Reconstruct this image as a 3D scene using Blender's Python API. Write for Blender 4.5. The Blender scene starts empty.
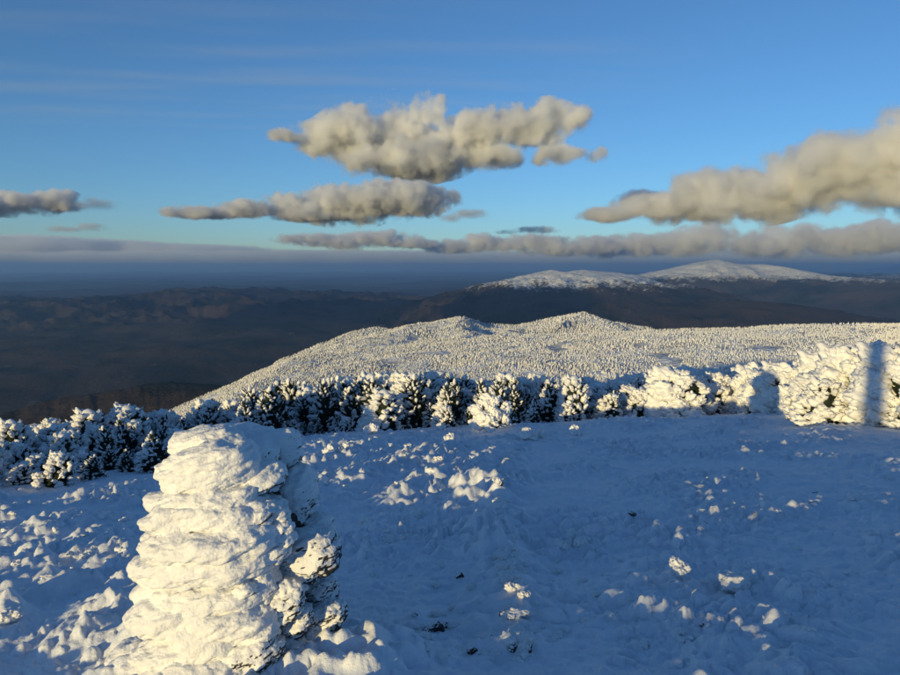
import bpy, bmesh, math, random
import numpy as np

rng = np.random.default_rng(7)
random.seed(7)
scene = bpy.context.scene
col = scene.collection
rad = math.radians

# ------------------------------------------------------------------ camera, sky, sun, exposure
EYE = 1.65                       # eye height over the snow, metres
FPX, CX, CY = 680.0, 450.0, 337.5
PITCH = rad(6.0)
cam_d = bpy.data.cameras.new('camera'); cam = bpy.data.objects.new('camera', cam_d); col.objects.link(cam)
cam_d.sensor_width = 36.0; cam_d.lens = 36.0 * FPX / 900.0
cam_d.clip_start = 0.05; cam_d.clip_end = 400000.0
cam.location = (0, 0, EYE); cam.rotation_euler = (rad(90) - PITCH, 0, 0)
scene.camera = cam

SUN_EL, SUN_AZ = 6.5, 33.0       # light travels towards azimuth 33 deg right of the view
SD = np.array([math.sin(rad(SUN_AZ)), math.cos(rad(SUN_AZ))])     # light direction on the ground
SQ = np.array([math.cos(rad(SUN_AZ)), -math.sin(rad(SUN_AZ))])    # across it, to the right
sun_d = bpy.data.lights.new('sun', 'SUN'); sun = bpy.data.objects.new('sun', sun_d); col.objects.link(sun)
sun_d.energy = 3.6; sun_d.angle = rad(0.53); sun_d.color = (1.0, 0.78, 0.35)
sun.rotation_euler = (rad(90 - SUN_EL), 0, rad(-SUN_AZ))
sun.location = (-40, -50, 30)

world = bpy.data.worlds.new('World'); scene.world = world; world.use_nodes = True
wn = world.node_tree
bg = wn.nodes['Background']; sky = wn.nodes.new('ShaderNodeTexSky')
sky.sky_type = 'NISHITA'; sky.sun_disc = False
sky.sun_elevation = rad(SUN_EL); sky.sun_rotation = rad(180 + SUN_AZ)
sky.altitude = 1460; sky.air_density = 1.0; sky.dust_density = 0.5; sky.ozone_density = 3.9
wn.links.new(sky.outputs[0], bg.inputs[0]); bg.inputs[1].default_value = 0.15

vs = scene.view_settings
vs.view_transform = 'Standard'; vs.look = 'None'; vs.exposure = 0.18; vs.gamma = 1.0; vs.use_curve_mapping = False
cy = scene.cycles
cy.use_denoising = True
cy.max_bounces = 9; cy.diffuse_bounces = 3; cy.glossy_bounces = 2; cy.transparent_max_bounces = 12
cy.volume_bounces = 8
cy.volume_step_rate = 1.0; cy.volume_max_steps = 400

# ------------------------------------------------------------------ helpers
def px_dir(px, py):
    u = (np.asarray(px, float) - CX) / FPX; v = (np.asarray(py, float) - CY) / FPX
    c, s = math.cos(PITCH), math.sin(PITCH)
    return u, c - v * s, -s - v * c
def at_dist(px, py, dist):                      # horizontal distance in metres
    x, y, z = px_dir(px, py); h = np.hypot(x, y)
    return np.array([x / h * dist, y / h * dist, EYE + z / h * dist])

def _h(ix, iy, iz=0):
    h = (ix.astype(np.int64) * 374761393 + iy.astype(np.int64) * 668265263 + np.asarray(iz).astype(np.int64) * 2147483647 * 3) & 0xFFFFFFFF
    h = ((h ^ (h >> 13)) * 1274126177) & 0xFFFFFFFF
    h = ((h ^ (h >> 16)) * 2246822519) & 0xFFFFFFFF
    return (h ^ (h >> 15)) & 0xFFFFFFFF
def noise2(x, y, seed=0):
    x = np.asarray(x, float) + seed * 17.31; y = np.asarray(y, float) - seed * 9.73
    ix = np.floor(x); iy = np.floor(y); fx = x - ix; fy = y - iy
    ux = fx * fx * fx * (fx * (fx * 6 - 15) + 10); uy = fy * fy * fy * (fy * (fy * 6 - 15) + 10)
    def g(a, b):
        t = _h(ix + a, iy + b) * (2 * math.pi / 4294967296.0)
        return np.cos(t) * (fx - a) + np.sin(t) * (fy - b)
    n0 = g(0, 0) * (1 - ux) + g(1, 0) * ux; n1 = g(0, 1) * (1 - ux) + g(1, 1) * ux
    return 1.5 * (n0 * (1 - uy) + n1 * uy)
def fbm2(x, y, o=4, seed=0, gain=0.5, lac=2.03):
    s = 0.0; a = 1.0
    for k in range(o):
        s = s + a * noise2(x, y, seed + k * 3); x = x * lac; y = y * lac; a *= gain
    return s
def ridged2(x, y, o=4, seed=0, gain=0.5):
    s = 0.0; a = 1.0
    for k in range(o):
        s = s + a * (1 - 2 * np.abs(noise2(x, y, seed + k * 5))); x = x * 2.07; y = y * 2.07; a *= gain
    return s
def noise3(P, seed=0):
    x = P[:, 0] + seed * 13.7; y = P[:, 1] + seed * 7.9; z = P[:, 2] - seed * 5.3
    ix = np.floor(x); iy = np.floor(y); iz = np.floor(z); fx = x - ix; fy = y - iy; fz = z - iz
    s = lambda t: t * t * t * (t * (t * 6 - 15) + 10)
    ux, uy, uz = s(fx), s(fy), s(fz); out = 0.0
    for a in (0, 1):
        for b in (0, 1):
            for c in (0, 1):
                h = _h(ix + a, iy + b, iz + c)
                gx = ((h & 1023) / 511.5 - 1); gy = (((h >> 10) & 1023) / 511.5 - 1); gz = (((h >> 20) & 1023) / 511.5 - 1)
                w = (ux if a else 1 - ux) * (uy if b else 1 - uy) * (uz if c else 1 - uz)
                out = out + w * (gx * (fx - a) + gy * (fy - b) + gz * (fz - c))
    return out * 1.3
def fbm3(P, o=3, seed=0, gain=0.5):
    s = 0.0; a = 1.0
    for k in range(o):
        s = s + a * noise3(P, seed + 3 * k); P = P * 2.03; a *= gain
    return s
def worley2(x, y, seed=0):
    ix = np.floor(x); iy = np.floor(y); best = np.full(np.shape(x), 9.0); val = np.zeros(np.shape(x))
    for a in (-1, 0, 1):
        for b in (-1, 0, 1):
            h1 = _h(ix + a + seed * 31, iy + b); h2 = _h(ix + a, iy + b + 77 + seed * 11)
            dx = ix + a + (h1 & 65535) / 65535.0 - x; dy = iy + b + (h2 & 65535) / 65535.0 - y
            d = dx * dx + dy * dy; m = d < best
            best = np.where(m, d, best); val = np.where(m, ((h1 >> 16) & 65535) / 65535.0, val)
    return np.sqrt(best), val
def sstep(a, b, x):
    t = np.clip((x - a) / (b - a), 0, 1); return t * t * (3 - 2 * t)

def mesh_np(name, V, F, mat=None, smooth=True):
    V = np.ascontiguousarray(V, np.float32); F = np.ascontiguousarray(F, np.int32); n = F.shape[1]
    me = bpy.data.meshes.new(name)
    me.vertices.add(len(V)); me.vertices.foreach_set('co', V.ravel())
    me.loops.add(F.size); me.loops.foreach_set('vertex_index', F.ravel())
    me.polygons.add(len(F)); me.polygons.foreach_set('loop_start', np.arange(0, F.size, n, dtype=np.int32))
    me.polygons.foreach_set('use_smooth', np.full(len(F), smooth))
    me.update(calc_edges=True)
    if mat: me.materials.append(mat)
    return me
def link(name, me, parent=None, loc=(0, 0, 0), rot=(0, 0, 0), scale=(1, 1, 1)):
    o = bpy.data.objects.new(name, me); col.objects.link(o)
    o.location = [float(c) for c in loc]; o.rotation_euler = [float(c) for c in rot]; o.scale = [float(c) for c in scale]
    if parent: o.parent = parent
    return o
def tag(o, label=None, cat=None, group=None, kind=None):
    if label: o['label'] = label
    if cat: o['category'] = cat
    if group: o['group'] = group
    if kind: o['kind'] = kind
    return o
_ico = {}
def ico(n):
    if n not in _ico:
        bm = bmesh.new(); bmesh.ops.create_icosphere(bm, subdivisions=n, radius=1.0)
        _ico[n] = (np.array([v.co[:] for v in bm.verts]), np.array([[v.index for v in f.verts] for f in bm.faces], np.int32)); bm.free()
    return _ico[n]
def join(parts):
    V = []; F = []; k = 0
    for v, f in parts: V.append(v); F.append(f + k); k += len(v)
    return np.concatenate(V), np.concatenate(F)

# ------------------------------------------------------------------ materials
class NT:
    def __init__(s, name):
        s.m = bpy.data.materials.new(name); s.m.use_nodes = True; s.t = s.m.node_tree
        s.b = s.t.nodes['Principled BSDF']; s.o = s.t.nodes['Material Output']
    def n(s, typ, **kw):
        nd = s.t.nodes.new('ShaderNode' + typ)
        for k, v in kw.items():
            if k in nd.inputs.keys(): nd.inputs[k].default_value = v
            else: setattr(nd, k, v)
        return nd
    def l(s, a, b): s.t.links.new(a, b)
    def math(s, op, a, b=None):
        nd = s.n('Math', operation=op)
        for i, v in enumerate((a, b)):
            if v is None: continue
            if isinstance(v, (int, float)): nd.inputs[i].default_value = v
            else: s.l(v, nd.inputs[i])
        return nd.outputs[0]
    def ramp(s, x, a, b):                     # 0..1 between a and b
        nd = s.n('MapRange', interpolation_type='SMOOTHSTEP'); s.l(x, nd.inputs[0])
        nd.inputs[1].default_value = a; nd.inputs[2].default_value = b
        return nd.outputs[0]
    def mix(s, f, c1, c2):
        nd = s.n('Mix', data_type='RGBA')
        if isinstance(f, float): nd.inputs[0].default_value = f
        else: s.l(f, nd.inputs[0])
        for i, c in ((6, c1), (7, c2)):
            if isinstance(c, tuple): nd.inputs[i].default_value = (*c, 1)
            else: s.l(c, nd.inputs[i])
        return nd.outputs[2]
    def noise(s, vec, scale, detail=4, rough=0.55):
        nd = s.n('TexNoise', Scale=scale, Detail=detail, Roughness=rough)
        if vec is not None: s.l(vec, nd.inputs[0])
        return nd.outputs[0]
    def bump(s, h, dist, strength=1.0, nrm=None):
        nd = s.n('Bump', Strength=strength, Distance=dist); s.l(h, nd.inputs['Height'])
        if nrm is not None: s.l(nrm, nd.inputs['Normal'])
        return nd.outputs[0]
SNOW_C, RIME_C = (0.80, 0.83, 0.88), (0.87, 0.87, 0.86)

def snow_material():
    k = NT('wind_packed_snow'); P = k.n('NewGeometry').outputs['Position']
    n1 = k.noise(P, 3.0, 5, 0.6); n2 = k.noise(P, 40.0, 4, 0.65); n3 = k.noise(P, 190.0, 2)
    k.l(k.mix(k.ramp(n1, 0.35, 0.65), (0.78, 0.81, 0.86), (0.85, 0.87, 0.90)), k.b.inputs['Base Color'])
    b = k.bump(n3, 0.003, 0.6); b = k.bump(n2, 0.012, 0.7, b)
    k.l(b, k.b.inputs['Normal'])
    k.b.inputs['Roughness'].default_value = 0.62; k.b.inputs['Specular IOR Level'].default_value = 0.3
    return k.m
def rime_material(name='rime', rock=False, thr=-0.25):
    k = NT(name); G = k.n('NewGeometry'); P = G.outputs['Position']
    vor = k.n('TexVoronoi', Scale=70.0, feature='SMOOTH_F1'); k.l(P, vor.inputs['Vector'])
    n1 = k.noise(P, 9.0, 5, 0.6); n2 = k.noise(P, 55.0, 4, 0.6)
    rime = k.mix(k.ramp(n1, 0.35, 0.7), (0.82, 0.82, 0.82), (0.89, 0.89, 0.88))
    mp = k.n('Mapping'); mp.inputs['Scale'].default_value = (1.0, 1.0, 3.2); mp.inputs['Rotation'].default_value = (0, 0.25, 0); k.l(P, mp.inputs[0]); n4 = k.noise(mp.outputs[0], 22.0, 6, 0.62)
    b = k.bump(n2, 0.010, 0.55); b = k.bump(n4, 0.008, 0.45, b); b = k.bump(vor.outputs[0], 0.006, 0.5, b); b = k.bump(n1, 0.03, 0.35, b)
    if rock:
        sp = k.n('SeparateXYZ'); k.l(G.outputs['True Normal'], sp.inputs[0])
        # the wind laid rime on the up and windward (-x, -y) sides; lee undersides stay bare
        w = k.math('ADD', sp.outputs[2], k.math('ADD', k.math('MULTIPLY', sp.outputs[0], -0.55), k.math('MULTIPLY', sp.outputs[1], -0.2)))
        w = k.math('ADD', w, k.math('MULTIPLY', k.math('SUBTRACT', n2, 0.5), 1.6))
        f = k.ramp(w, thr - 0.1, thr + 0.12)
        rk = k.mix(k.ramp(k.noise(P, 25.0, 5), 0.3, 0.7), (0.018, 0.017, 0.016), (0.075, 0.068, 0.06))
        k.l(k.mix(f, rk, rime), k.b.inputs['Base Color'])
    else:
        k.l(rime, k.b.inputs['Base Color'])
    k.l(b, k.b.inputs['Normal'])
    k.b.inputs['Roughness'].default_value = 0.6; k.b.inputs['Specular IOR Level'].default_value = 0.25
    return k.m
def plain(name, c1, c2, scale, rough=0.8, bump=0.0):
    k = NT(name); P = k.n('NewGeometry').outputs['Position']; n = k.noise(P, scale, 5)
    k.l(k.mix(k.ramp(n, 0.3, 0.7), c1, c2), k.b.inputs['Base Color'])
    k.b.inputs['Roughness'].default_value = rough; k.b.inputs['Specular IOR Level'].default_value = 0.25
    if bump: k.l(k.bump(n, bump), k.b.inputs['Normal'])
    return k.m
def terrain_material():
    k = NT('mountain_forest'); G = k.n('NewGeometry'); P = G.outputs['Position']
    sp = k.n('SeparateXYZ'); k.l(P, sp.inputs[0])
    nb = k.noise(P, 0.0009, 8, 0.6); nm = k.noise(P, 0.004, 6, 0.6); nf = k.noise(P, 0.02, 6, 0.65)
    # frost line near 300 m under the summit
    zz = k.math('ADD', sp.outputs[2], k.math('MULTIPLY', k.math('SUBTRACT', nm, 0.5), 430.0))
    zz = k.math('ADD', zz, k.math('MULTIPLY', k.math('SUBTRACT', nf, 0.5), 420.0))
    fr = k.ramp(zz, -420.0, -250.0)
    conifer = (0.010, 0.014, 0.011); hard = (0.060, 0.044, 0.033); field = (0.12, 0.10, 0.07)
    c = k.mix(k.ramp(nb, 0.36, 0.54), conifer, hard)
    c = k.mix(k.math('MULTIPLY', k.ramp(nf, 0.4, 0.75), 0.5), c, (0.045, 0.038, 0.03))
    low = k.math('SUBTRACT', 1.0, k.ramp(sp.outputs[2], -1060.0, -960.0))
    c = k.mix(k.math('MULTIPLY', k.ramp(nm, 0.62, 0.70), low), c, field)
    nx = k.noise(P, 0.06, 5, 0.7); fc = k.mix(k.ramp(k.math('ADD', k.math('MULTIPLY', nf, 0.6), k.math('MULTIPLY', nx, 0.4)), 0.42, 0.56), (0.52, 0.51, 0.49), (0.84, 0.85, 0.86))   # frosted canopy with dark gaps
    k.l(k.mix(fr, c, fc), k.b.inputs['Base Color'])
    k.l(k.bump(nf, 25.0, 0.6, k.bump(nm, 60.0, 0.4)), k.b.inputs['Normal'])
    k.b.inputs['Roughness'].default_value = 0.9; k.b.inputs['Specular IOR Level'].default_value = 0.1
    return k.m
M = dict(snow=snow_material(), rime=rime_material(), rstone=rime_material('rime_on_stone', True, -0.75),
         rlee=rime_material('rime_on_lee_stone', True, -0.12), rfrost=rime_material('frosted_rock', True, 0.75), rback=rime_material('rime_on_back_stone', True, -0.6),
         rock=plain('dark_schist', (0.018, 0.016, 0.015), (0.06, 0.052, 0.045), 14.0, 0.8, 0.01),
         bark=plain('bark', (0.03, 0.022, 0.016), (0.07, 0.055, 0.042), 20.0),
         needle=plain('spruce_needles', (0.006, 0.011, 0.008), (0.022, 0.034, 0.022), 12.0),
         terrain=terrain_material())

# ------------------------------------------------------------------ the lie of the land
def polyridge(X, Y, pts, near, far, w=0.0):
    """height of a range given its crest as (px, py, metres away[, slope towards the viewer]); also how far off the crest"""
    C = [at_dist(*p[:3]) for p in pts]; own = len(pts[0]) > 3; S = [p[3] if own else near for p in pts]
    best = np.full(X.shape, -1e9); dmin = np.full(X.shape, 1e9); R = np.hypot(X, Y)
    for a, b, sa, sb in zip(C[:-1], C[1:], S[:-1], S[1:]):
        dx, dy = b[0] - a[0], b[1] - a[1]; L2 = dx * dx + dy * dy
        t = np.clip(((X - a[0]) * dx + (Y - a[1]) * dy) / L2, 0, 1)
        qx, qy = a[0] + t * dx, a[1] + t * dy
        d = np.hypot(X - qx, Y - qy); zc = a[2] + t * (b[2] - a[2])
        sl = np.where(R < np.hypot(qx, qy), sa + t * (sb - sa), far)
        z = zc - sl * (np.sqrt(d * d + w * w) - w)
        best = np.where(d < dmin, z, best) if own else np.maximum(best, z)
        dmin = np.minimum(dmin, d)
    return best, dmin
BLUE = [(150, 430, 2100, .35), (225, 388, 1750, .32), (262, 372, 1620, .28), (300, 355, 1500, .22), (345, 341, 1400, .16), (375, 328, 1330, .12), (395, 331, 1320, .10), (417, 326, 1300, .09), (463, 317, 1250, .075), (487, 325, 1250, .07),
        (517, 326, 1260, .065), (553, 318, 1280, .065), (583, 313, 1280, .065), (600, 320, 1260, .06), (620, 331, 1200, .06), (650, 345, 1100, .06)]
BLUE2 = [(610, 352, 900), (650, 340, 960), (683, 336, 1000), (733, 333, 1000), (800, 328, 980), (900, 325, 950), (1050, 322, 920)]
SPUR = [(-160, 445, 3900), (3, 417, 3700), (83, 395, 3500), (160, 383, 3300), (190, 385, 3200), (260, 395, 2900)]
HILL = [(-100, 300, 19000), (83, 298, 18500), (183, 293, 18000), (227, 289, 18000), (250, 295, 17500), (293, 308, 16000)]
KINS = [(400, 313, 14500), (440, 305, 14000), (466, 297, 14000), (491, 292, 14000), (514, 286, 14000), (527, 281, 14000), (537, 276, 14000), (552, 272, 14000), (563, 275, 14200),
        (573, 273, 14300), (583, 272, 14500), (604, 274, 14800), (619, 275, 15000), (629, 279, 15200), (652, 285, 15500), (690, 292, 15500)]
KIN2 = [(560, 298, 11500), (620, 293, 12500), (660, 290, 13500), (697, 291, 14500), (743, 302, 14500), (790, 312, 14500)]
CANN = [(600, 318, 10500), (647, 307, 11000), (687, 303, 11300), (717, 301, 11500), (750, 301, 11500), (787, 303, 11500), (813, 318, 11000), (840, 326, 10500)]
LAFA = [(600, 284, 21000), (647, 277, 21500), (667, 272, 22000), (697, 265, 22500), (717, 262, 23000), (727, 265, 23000), (743, 267, 23000), (763, 267, 23000), (787, 270, 22500),
        (807, 275, 22000), (827, 278, 21500), (900, 284, 20500), (1000, 290, 19000)]
BOND = [(800, 279, 34000), (830, 273, 35000), (867, 269, 36000), (900, 266, 36000), (980, 268, 36000)]
KINS = [(a, b - 2.5, c) for a, b, c in KINS]; LAFA = [(a, b - 3.0, c) for a, b, c in LAFA]
TWIN = [(830, 279, 27000), (853, 277, 27000), (880, 275, 27500), (897, 274, 28000), (960, 278, 28000)]

def softmax_h(a, b, k):
    h = np.clip(0.5 + 0.5 * (a - b) / k, 0, 1)
    return b + (a - b) * h + k * h * (1 - h)
def crest_bump(q):
    """how far the rise behind the photographer stands over the slope, along the shadow's breadth"""
    return 0.01 + 0.27 * sstep(-4.4, -3.2, q) - 0.25 * sstep(-8.5, -13.0, -np.abs(q)) * (q < 0)
def ground_plane(X, Y):
    s = X * SD[0] + Y * SD[1]; q = X * SQ[0] + Y * SQ[1]
    r = np.hypot(X, Y)
    z = -0.16 * np.where(Y > -30, Y, -30) + 0.06 * 60 * np.tanh(X / 60.0)
    z = z - 0.085 * np.maximum(0, np.sqrt((r - 18.5) ** 2 + 9) - 3) * (r > 18.5) * sstep(-5, 15, Y)     # falls away past the trees
    xl = np.sqrt(np.minimum(0, X + 22) ** 2 + 100) - 10
    z = z - 0.30 * np.minimum(xl, 40) - 0.07 * np.maximum(0, xl - 40)                                  # and to the left
    z = z + crest_bump(q) * np.exp(-((s + 9.5) / 2.6) ** 2)
    z = z - 0.26 * (np.sqrt(np.minimum(0, s + 10.5) ** 2 + 4) - 2)                                   # back side of the rise
    if X.size > 1 and s.min() < -40:                                  # the summit proper, further back
        s0 = np.interp(q, [-500, -400, -310, -250, -171, -111, -58, 0, 60, 200, 500], [-172, -127, -77, -37, -20, -10, -6.5, -5.5, -6, -22, -122])
        z = np.where(s < -45, np.maximum(z, s0 + 0.1104 * 150 - 6.0 * ((s + 150) / 55.0) ** 2), z)
    return z
MOUNDS = []       # (x, y, sx, sy, angle, height) low drifts, filled below from picture positions
def micro(X, Y):
    """drifts, sastrugi and crust of the snow near the photographer"""
    s = X * SD[0] + Y * SD[1]; q = X * SQ[0] + Y * SQ[1]
    wx = X + 0.25 * noise2(X * 0.9, Y * 0.9, 3); wy = Y + 0.25 * noise2(X * 0.9, Y * 0.9, 5)
    z = 0.050 * noise2(X / 2.6, Y / 2.6, 1) + 0.030 * fbm2(wx / 0.9, wy / 0.9, 2, 11)
    rough = sstep(-0.3, 0.35, noise2(X / 1.7, Y / 1.7, 21))
    a = X * 0.87 + Y * 0.5; b = -X * 0.5 + Y * 0.87                 # wind streaks
    z = z + 0.030 * rough * ridged2(a / 1.1 + 0.2 * wx, b / 0.30, 3, 31)
    lump_ = lambda f, w, p: np.maximum(0, 1 - (f / w) ** 2) ** p
    f, v = worley2(wx / 0.34, wy / 0.34, 2)
    z = z + 0.10 * rough * np.maximum(0, v - 0.45) * lump_(f, 0.5, 0.7)
    f, v = worley2(wx / 0.15, wy / 0.15, 5)
    z = z + 0.100 * (0.3 + rough) * np.maximum(0, v - 0.35) * lump_(f, 0.52, 0.7)
    f, v = worley2(wx / 0.07, wy / 0.07, 8)
    z = z + 0.034 * (0.35 + rough) * np.maximum(0, v - 0.3) * lump_(f, 0.55, 0.8)
    z = z + 0.013 * fbm2(X / 0.10, Y / 0.10, 3, 41)
    return z
def mounds(X, Y):
    z = np.zeros_like(X)
    for (mx, my, sx, sy, an, h) in MOUNDS:
        m = (np.abs(X - mx) < 3.2 * max(sx, sy)) & (np.abs(Y - my) < 3.2 * max(sx, sy))
        if not m.any(): continue
        dx, dy = X[m] - mx, Y[m] - my; c, s_ = math.cos(an), math.sin(an)
        u = (dx * c + dy * s_) / sx; v = (-dx * s_ + dy * c) / sy
        d2 = u * u + v * v; n = noise2(X[m] / 0.16, Y[m] / 0.16, 51) + 0.25 * noise2(X[m] / 0.07, Y[m] / 0.07, 53)
        z[m] = np.maximum(z[m], h * np.exp(-d2 * 1.2) * (1 + 0.55 * n))
    return z
def near_h(X, Y, detail=True):
    r = np.hypot(X, Y); z = ground_plane(X, Y)
    if detail:
        m = r < 55
        if m.any():
            fade = 1 - sstep(25, 55, r[m])
            sb = X[m] * SD[0] + Y[m] * SD[1]
            z[m] += (micro(X[m], Y[m]) * (1 - 0.85 * sstep(4.0, 7.5, -sb)) + mounds(X[m], Y[m])) * fade      # crust flattened on the unseen rise behind, to keep its shadow low
    return z
def land(X, Y):
    R = np.hypot(X, Y)
    az = np.degrees(np.arctan2(X, Y))
    body = near_h(X, Y)
    far = R > 300
    # the long fall of the summit's own flanks
    body = body - 0.10 * np.maximum(0, -X - 150) * (Y > -200) - 0.05 * np.maximum(0, R - 1500)
    valley = -1085 + 120 * fbm2(X / 5200, Y / 5200, 5, 61) + 110 * ridged2(X / 9000, Y / 9000, 4, 71) * sstep(4000, 16000, R) + 26 * fbm2(X / 700, Y / 700, 3, 65)
    out = body.copy()
    i = R > 150
    if i.any():
        x, y, rr = X[i], Y[i], R[i]
        h = softmax_h(body[i], valley[i], 60.0)
        e_s = 9.0 * fbm2(x / 160, y / 160, 4, 81) + 4.0 * ridged2(x / 90, y / 90, 3, 85)
        wx = x + 120 * noise2(x / 400, y / 400, 91); wy = y + 120 * noise2(x / 400, y / 400, 92)
        e_m = 50 * fbm2(x / 1500, y / 1500, 4, 95) + 120 * (ridged2(x / 1500, y / 1500, 5, 97, 0.55) - 0.5)
        def add(h, pts, near, farp, w, e, emax, k):
            base, d = polyridge(x, y, pts, near, farp, w)
            if pts in (BLUE, BLUE2): base = base - 0.35 * np.maximum(0, -x - 200) * np.clip(d / 300, 0, 1)     # its left flank drops to the valley
            return softmax_h(base + e * np.clip(d / emax, 0, 1), h, k)
        h = np.where(rr < 6000, add(h, SPUR, 0.22, 0.30, 60, e_s * 1.3, 80, 12), h)
        h = np.where(rr < 6000, add(h, BLUE, 0.062, 0.30, 8, e_s * 1.0, 120, 4), h)
        h = np.where(rr < 6000, add(h, BLUE2, 0.075, 0.30, 40, e_s * 0.45, 90, 6), h)
        for pts, near, farp in ((HILL, 0.07, 0.10), (BOND, 0.24, 0.2), (TWIN, 0.24, 0.2), (LAFA, 0.30, 0.3), (KINS, 0.24, 0.3), (KIN2, 0.22, 0.25), (CANN, 0.22, 0.25)):
            h = np.where(rr > 4000, add(h, pts, near, farp, 25, e_m, 1250, 15), h)
        w = sstep(150, 420, rr)
        out[i] = body[i] * (1 - w) + np.maximum(h, body[i] * 0 - 1300) * w
    return out

def G0(x, y):                                    # a single ground height
    X = np.array([float(x)]); Y = np.array([float(y)])
    return float(land(X, Y)[0])
def ground_at(px, py):
    """where the sight line through a pixel of the photograph meets the smooth snow slope"""
    x, y, z = px_dir(px, py); t = np.linspace(0.5, 60, 6000)
    g = ground_plane(t * x, t * y); gap = EYE + t * z - g; k = np.argmax(gap < 0)
    if gap[k] >= 0: k = np.argmin(gap)           # the slope bends away just below this sight line
    return np.array([t[k] * x, t[k] * y, g[k]]), t[k]

for (px, py, wpx, hpx, h) in [          # low drifts that stand out of the hollow's shade
        (484, 493, 60, 30, 0.27), (466, 506, 46, 20, 0.22), (452, 514, 34, 14, 0.16), (400, 470, 190, 34, 0.24), (345, 484, 120, 40, 0.22), (440, 455, 150, 20, 0.20), (360, 452, 120, 18, 0.18), (440, 484, 110, 24, 0.20), (500, 464, 90, 18, 0.18), (60, 535, 130, 50, 0.20), (110, 560, 100, 50, 0.16), (30, 570, 90, 50, 0.16), (100, 548, 34, 18, 0.10), (88, 562, 26, 16, 0.10), (66, 536, 30, 12, 0.08), (30, 530, 26, 10, 0.07),
        (118, 620, 60, 46, 0.17), (95, 645, 60, 40, 0.15), (140, 655, 70, 40, 0.2), (400, 468, 46, 14, 0.09), (330, 486, 40, 16, 0.10), (350, 470, 50, 16, 0.09),
        (440, 478, 46, 12, 0.10), (420, 460, 60, 12, 0.08), (370, 455, 50, 10, 0.08), (505, 458, 40, 10, 0.08), (330, 500, 30, 14, 0.10), (320, 462, 30, 12, 0.08),
        (10, 612, 28, 24, 0.15), (120, 510, 40, 10, 0.06), (560, 447, 26, 8, 0.10), (478, 416, 60, 12, 0.12), (440, 488, 40, 12, 0.06)]:
    g, t = ground_at(px, py)
    MOUNDS.append((g[0], g[1], wpx / FPX * t * 0.5, hpx / FPX * t * 1.3, rad(48), h))
gm = np.random.default_rng(14)
for k in range(110):
    if k < 78: px, py = gm.uniform(312, 530), gm.uniform(438, 506); 
    else: px, py = gm.uniform(-10, 140), gm.uniform(495, 600)
    if k < 78 and py > 506 - (px - 490) * 1.6 and px > 490: continue
    g, t = ground_at(px, py); sz = gm.uniform(8, 30) / FPX * t
    MOUNDS.append((g[0], g[1], sz * gm.uniform(1.0, 2.2), sz * gm.uniform(0.5, 0.9), rad(gm.uniform(30, 60)), gm.uniform(0.05, 0.16)))
g0, _ = ground_at(500, 500); g1, _ = ground_at(520, 650)            # the buried line of stones
for k in range(15):
    f = k / 14.0; p = g0 * (1 - f) + g1 * f
    MOUNDS.append((p[0] - 0.10 + 0.03 * math.sin(k * 2.3), p[1], 0.17, 0.26, rad(85), (0.20 + 0.04 * math.sin(k * 1.7)) * (1 - 0.55 * f)))
CAIRN, _ = ground_at(243, 690)
CAIRN = CAIRN + np.array([0, 0.45, 0]); CAIRN[2] = float(ground_plane(np.array([CAIRN[0]]), np.array([CAIRN[1]]))[0])
MOUNDS += [(CAIRN[0] + 0.1, CAIRN[1] - 0.25, 0.8, 0.6, 0.2, 0.18), (CAIRN[0] + 0.55, CAIRN[1] - 0.30, 0.5, 0.42, 0.5, 0.22), (CAIRN[0] - 0.45, CAIRN[1] - 0.3, 0.5, 0.4, 0.6, 0.16)]

def polar(A, Rr, hf):
    AA, RR = np.meshgrid(A, Rr); X = np.sin(AA) * RR; Y = np.cos(AA) * RR
    Z = hf(X.ravel(), Y.ravel())
    V = np.stack([X.ravel(), Y.ravel(), Z], 1); n = len(A); m = len(Rr)
    j = np.arange(n); j2 = (j + 1) % n; i = np.arange(m - 1)[:, None]
    F = np.stack([i * n + j, i * n + j2, (i + 1) * n + j2, (i + 1) * n + j], 2).reshape(-1, 4)
    return V, F[:, ::-1]
def geo(a, b, step): return list(np.exp(np.arange(math.log(a), math.log(b), step)))
A1 = np.radians(np.concatenate([np.linspace(-42, 42, 860, endpoint=False), np.linspace(42, 318, 150, endpoint=False)]))
R1 = np.array([0.02] + geo(0.15, 1.4, 0.06) + geo(1.4, 20, 0.0062) + geo(20, 60, 0.016) + [60.0])
V, F = polar(A1, R1, land)
tag(link('snow_ground', mesh_np('snow_ground', V, F, M['snow'])), 'wind packed blue shaded snow slope', kind='structure')
A2 = np.radians(np.concatenate([np.linspace(-37, 37, 560, endpoint=False), np.linspace(37, 323, 60, endpoint=False)]))
R2 = np.array([59.6] + geo(63, 400, 0.05) + geo(400, 1700, 0.012) + geo(1700, 8000, 0.03) + geo(8000, 20500, 0.009) + geo(20500, 24500, 0.006) + geo(24500, 118000, 0.035) + [118000])
V, F = polar(A2, R2, land)
V[: len(A2), 2] -= 0.25
tag(link('mountain_terrain', mesh_np('mountain_terrain', V, F, M['terrain'])), 'valley, ridges and far mountains', kind='structure')

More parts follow.
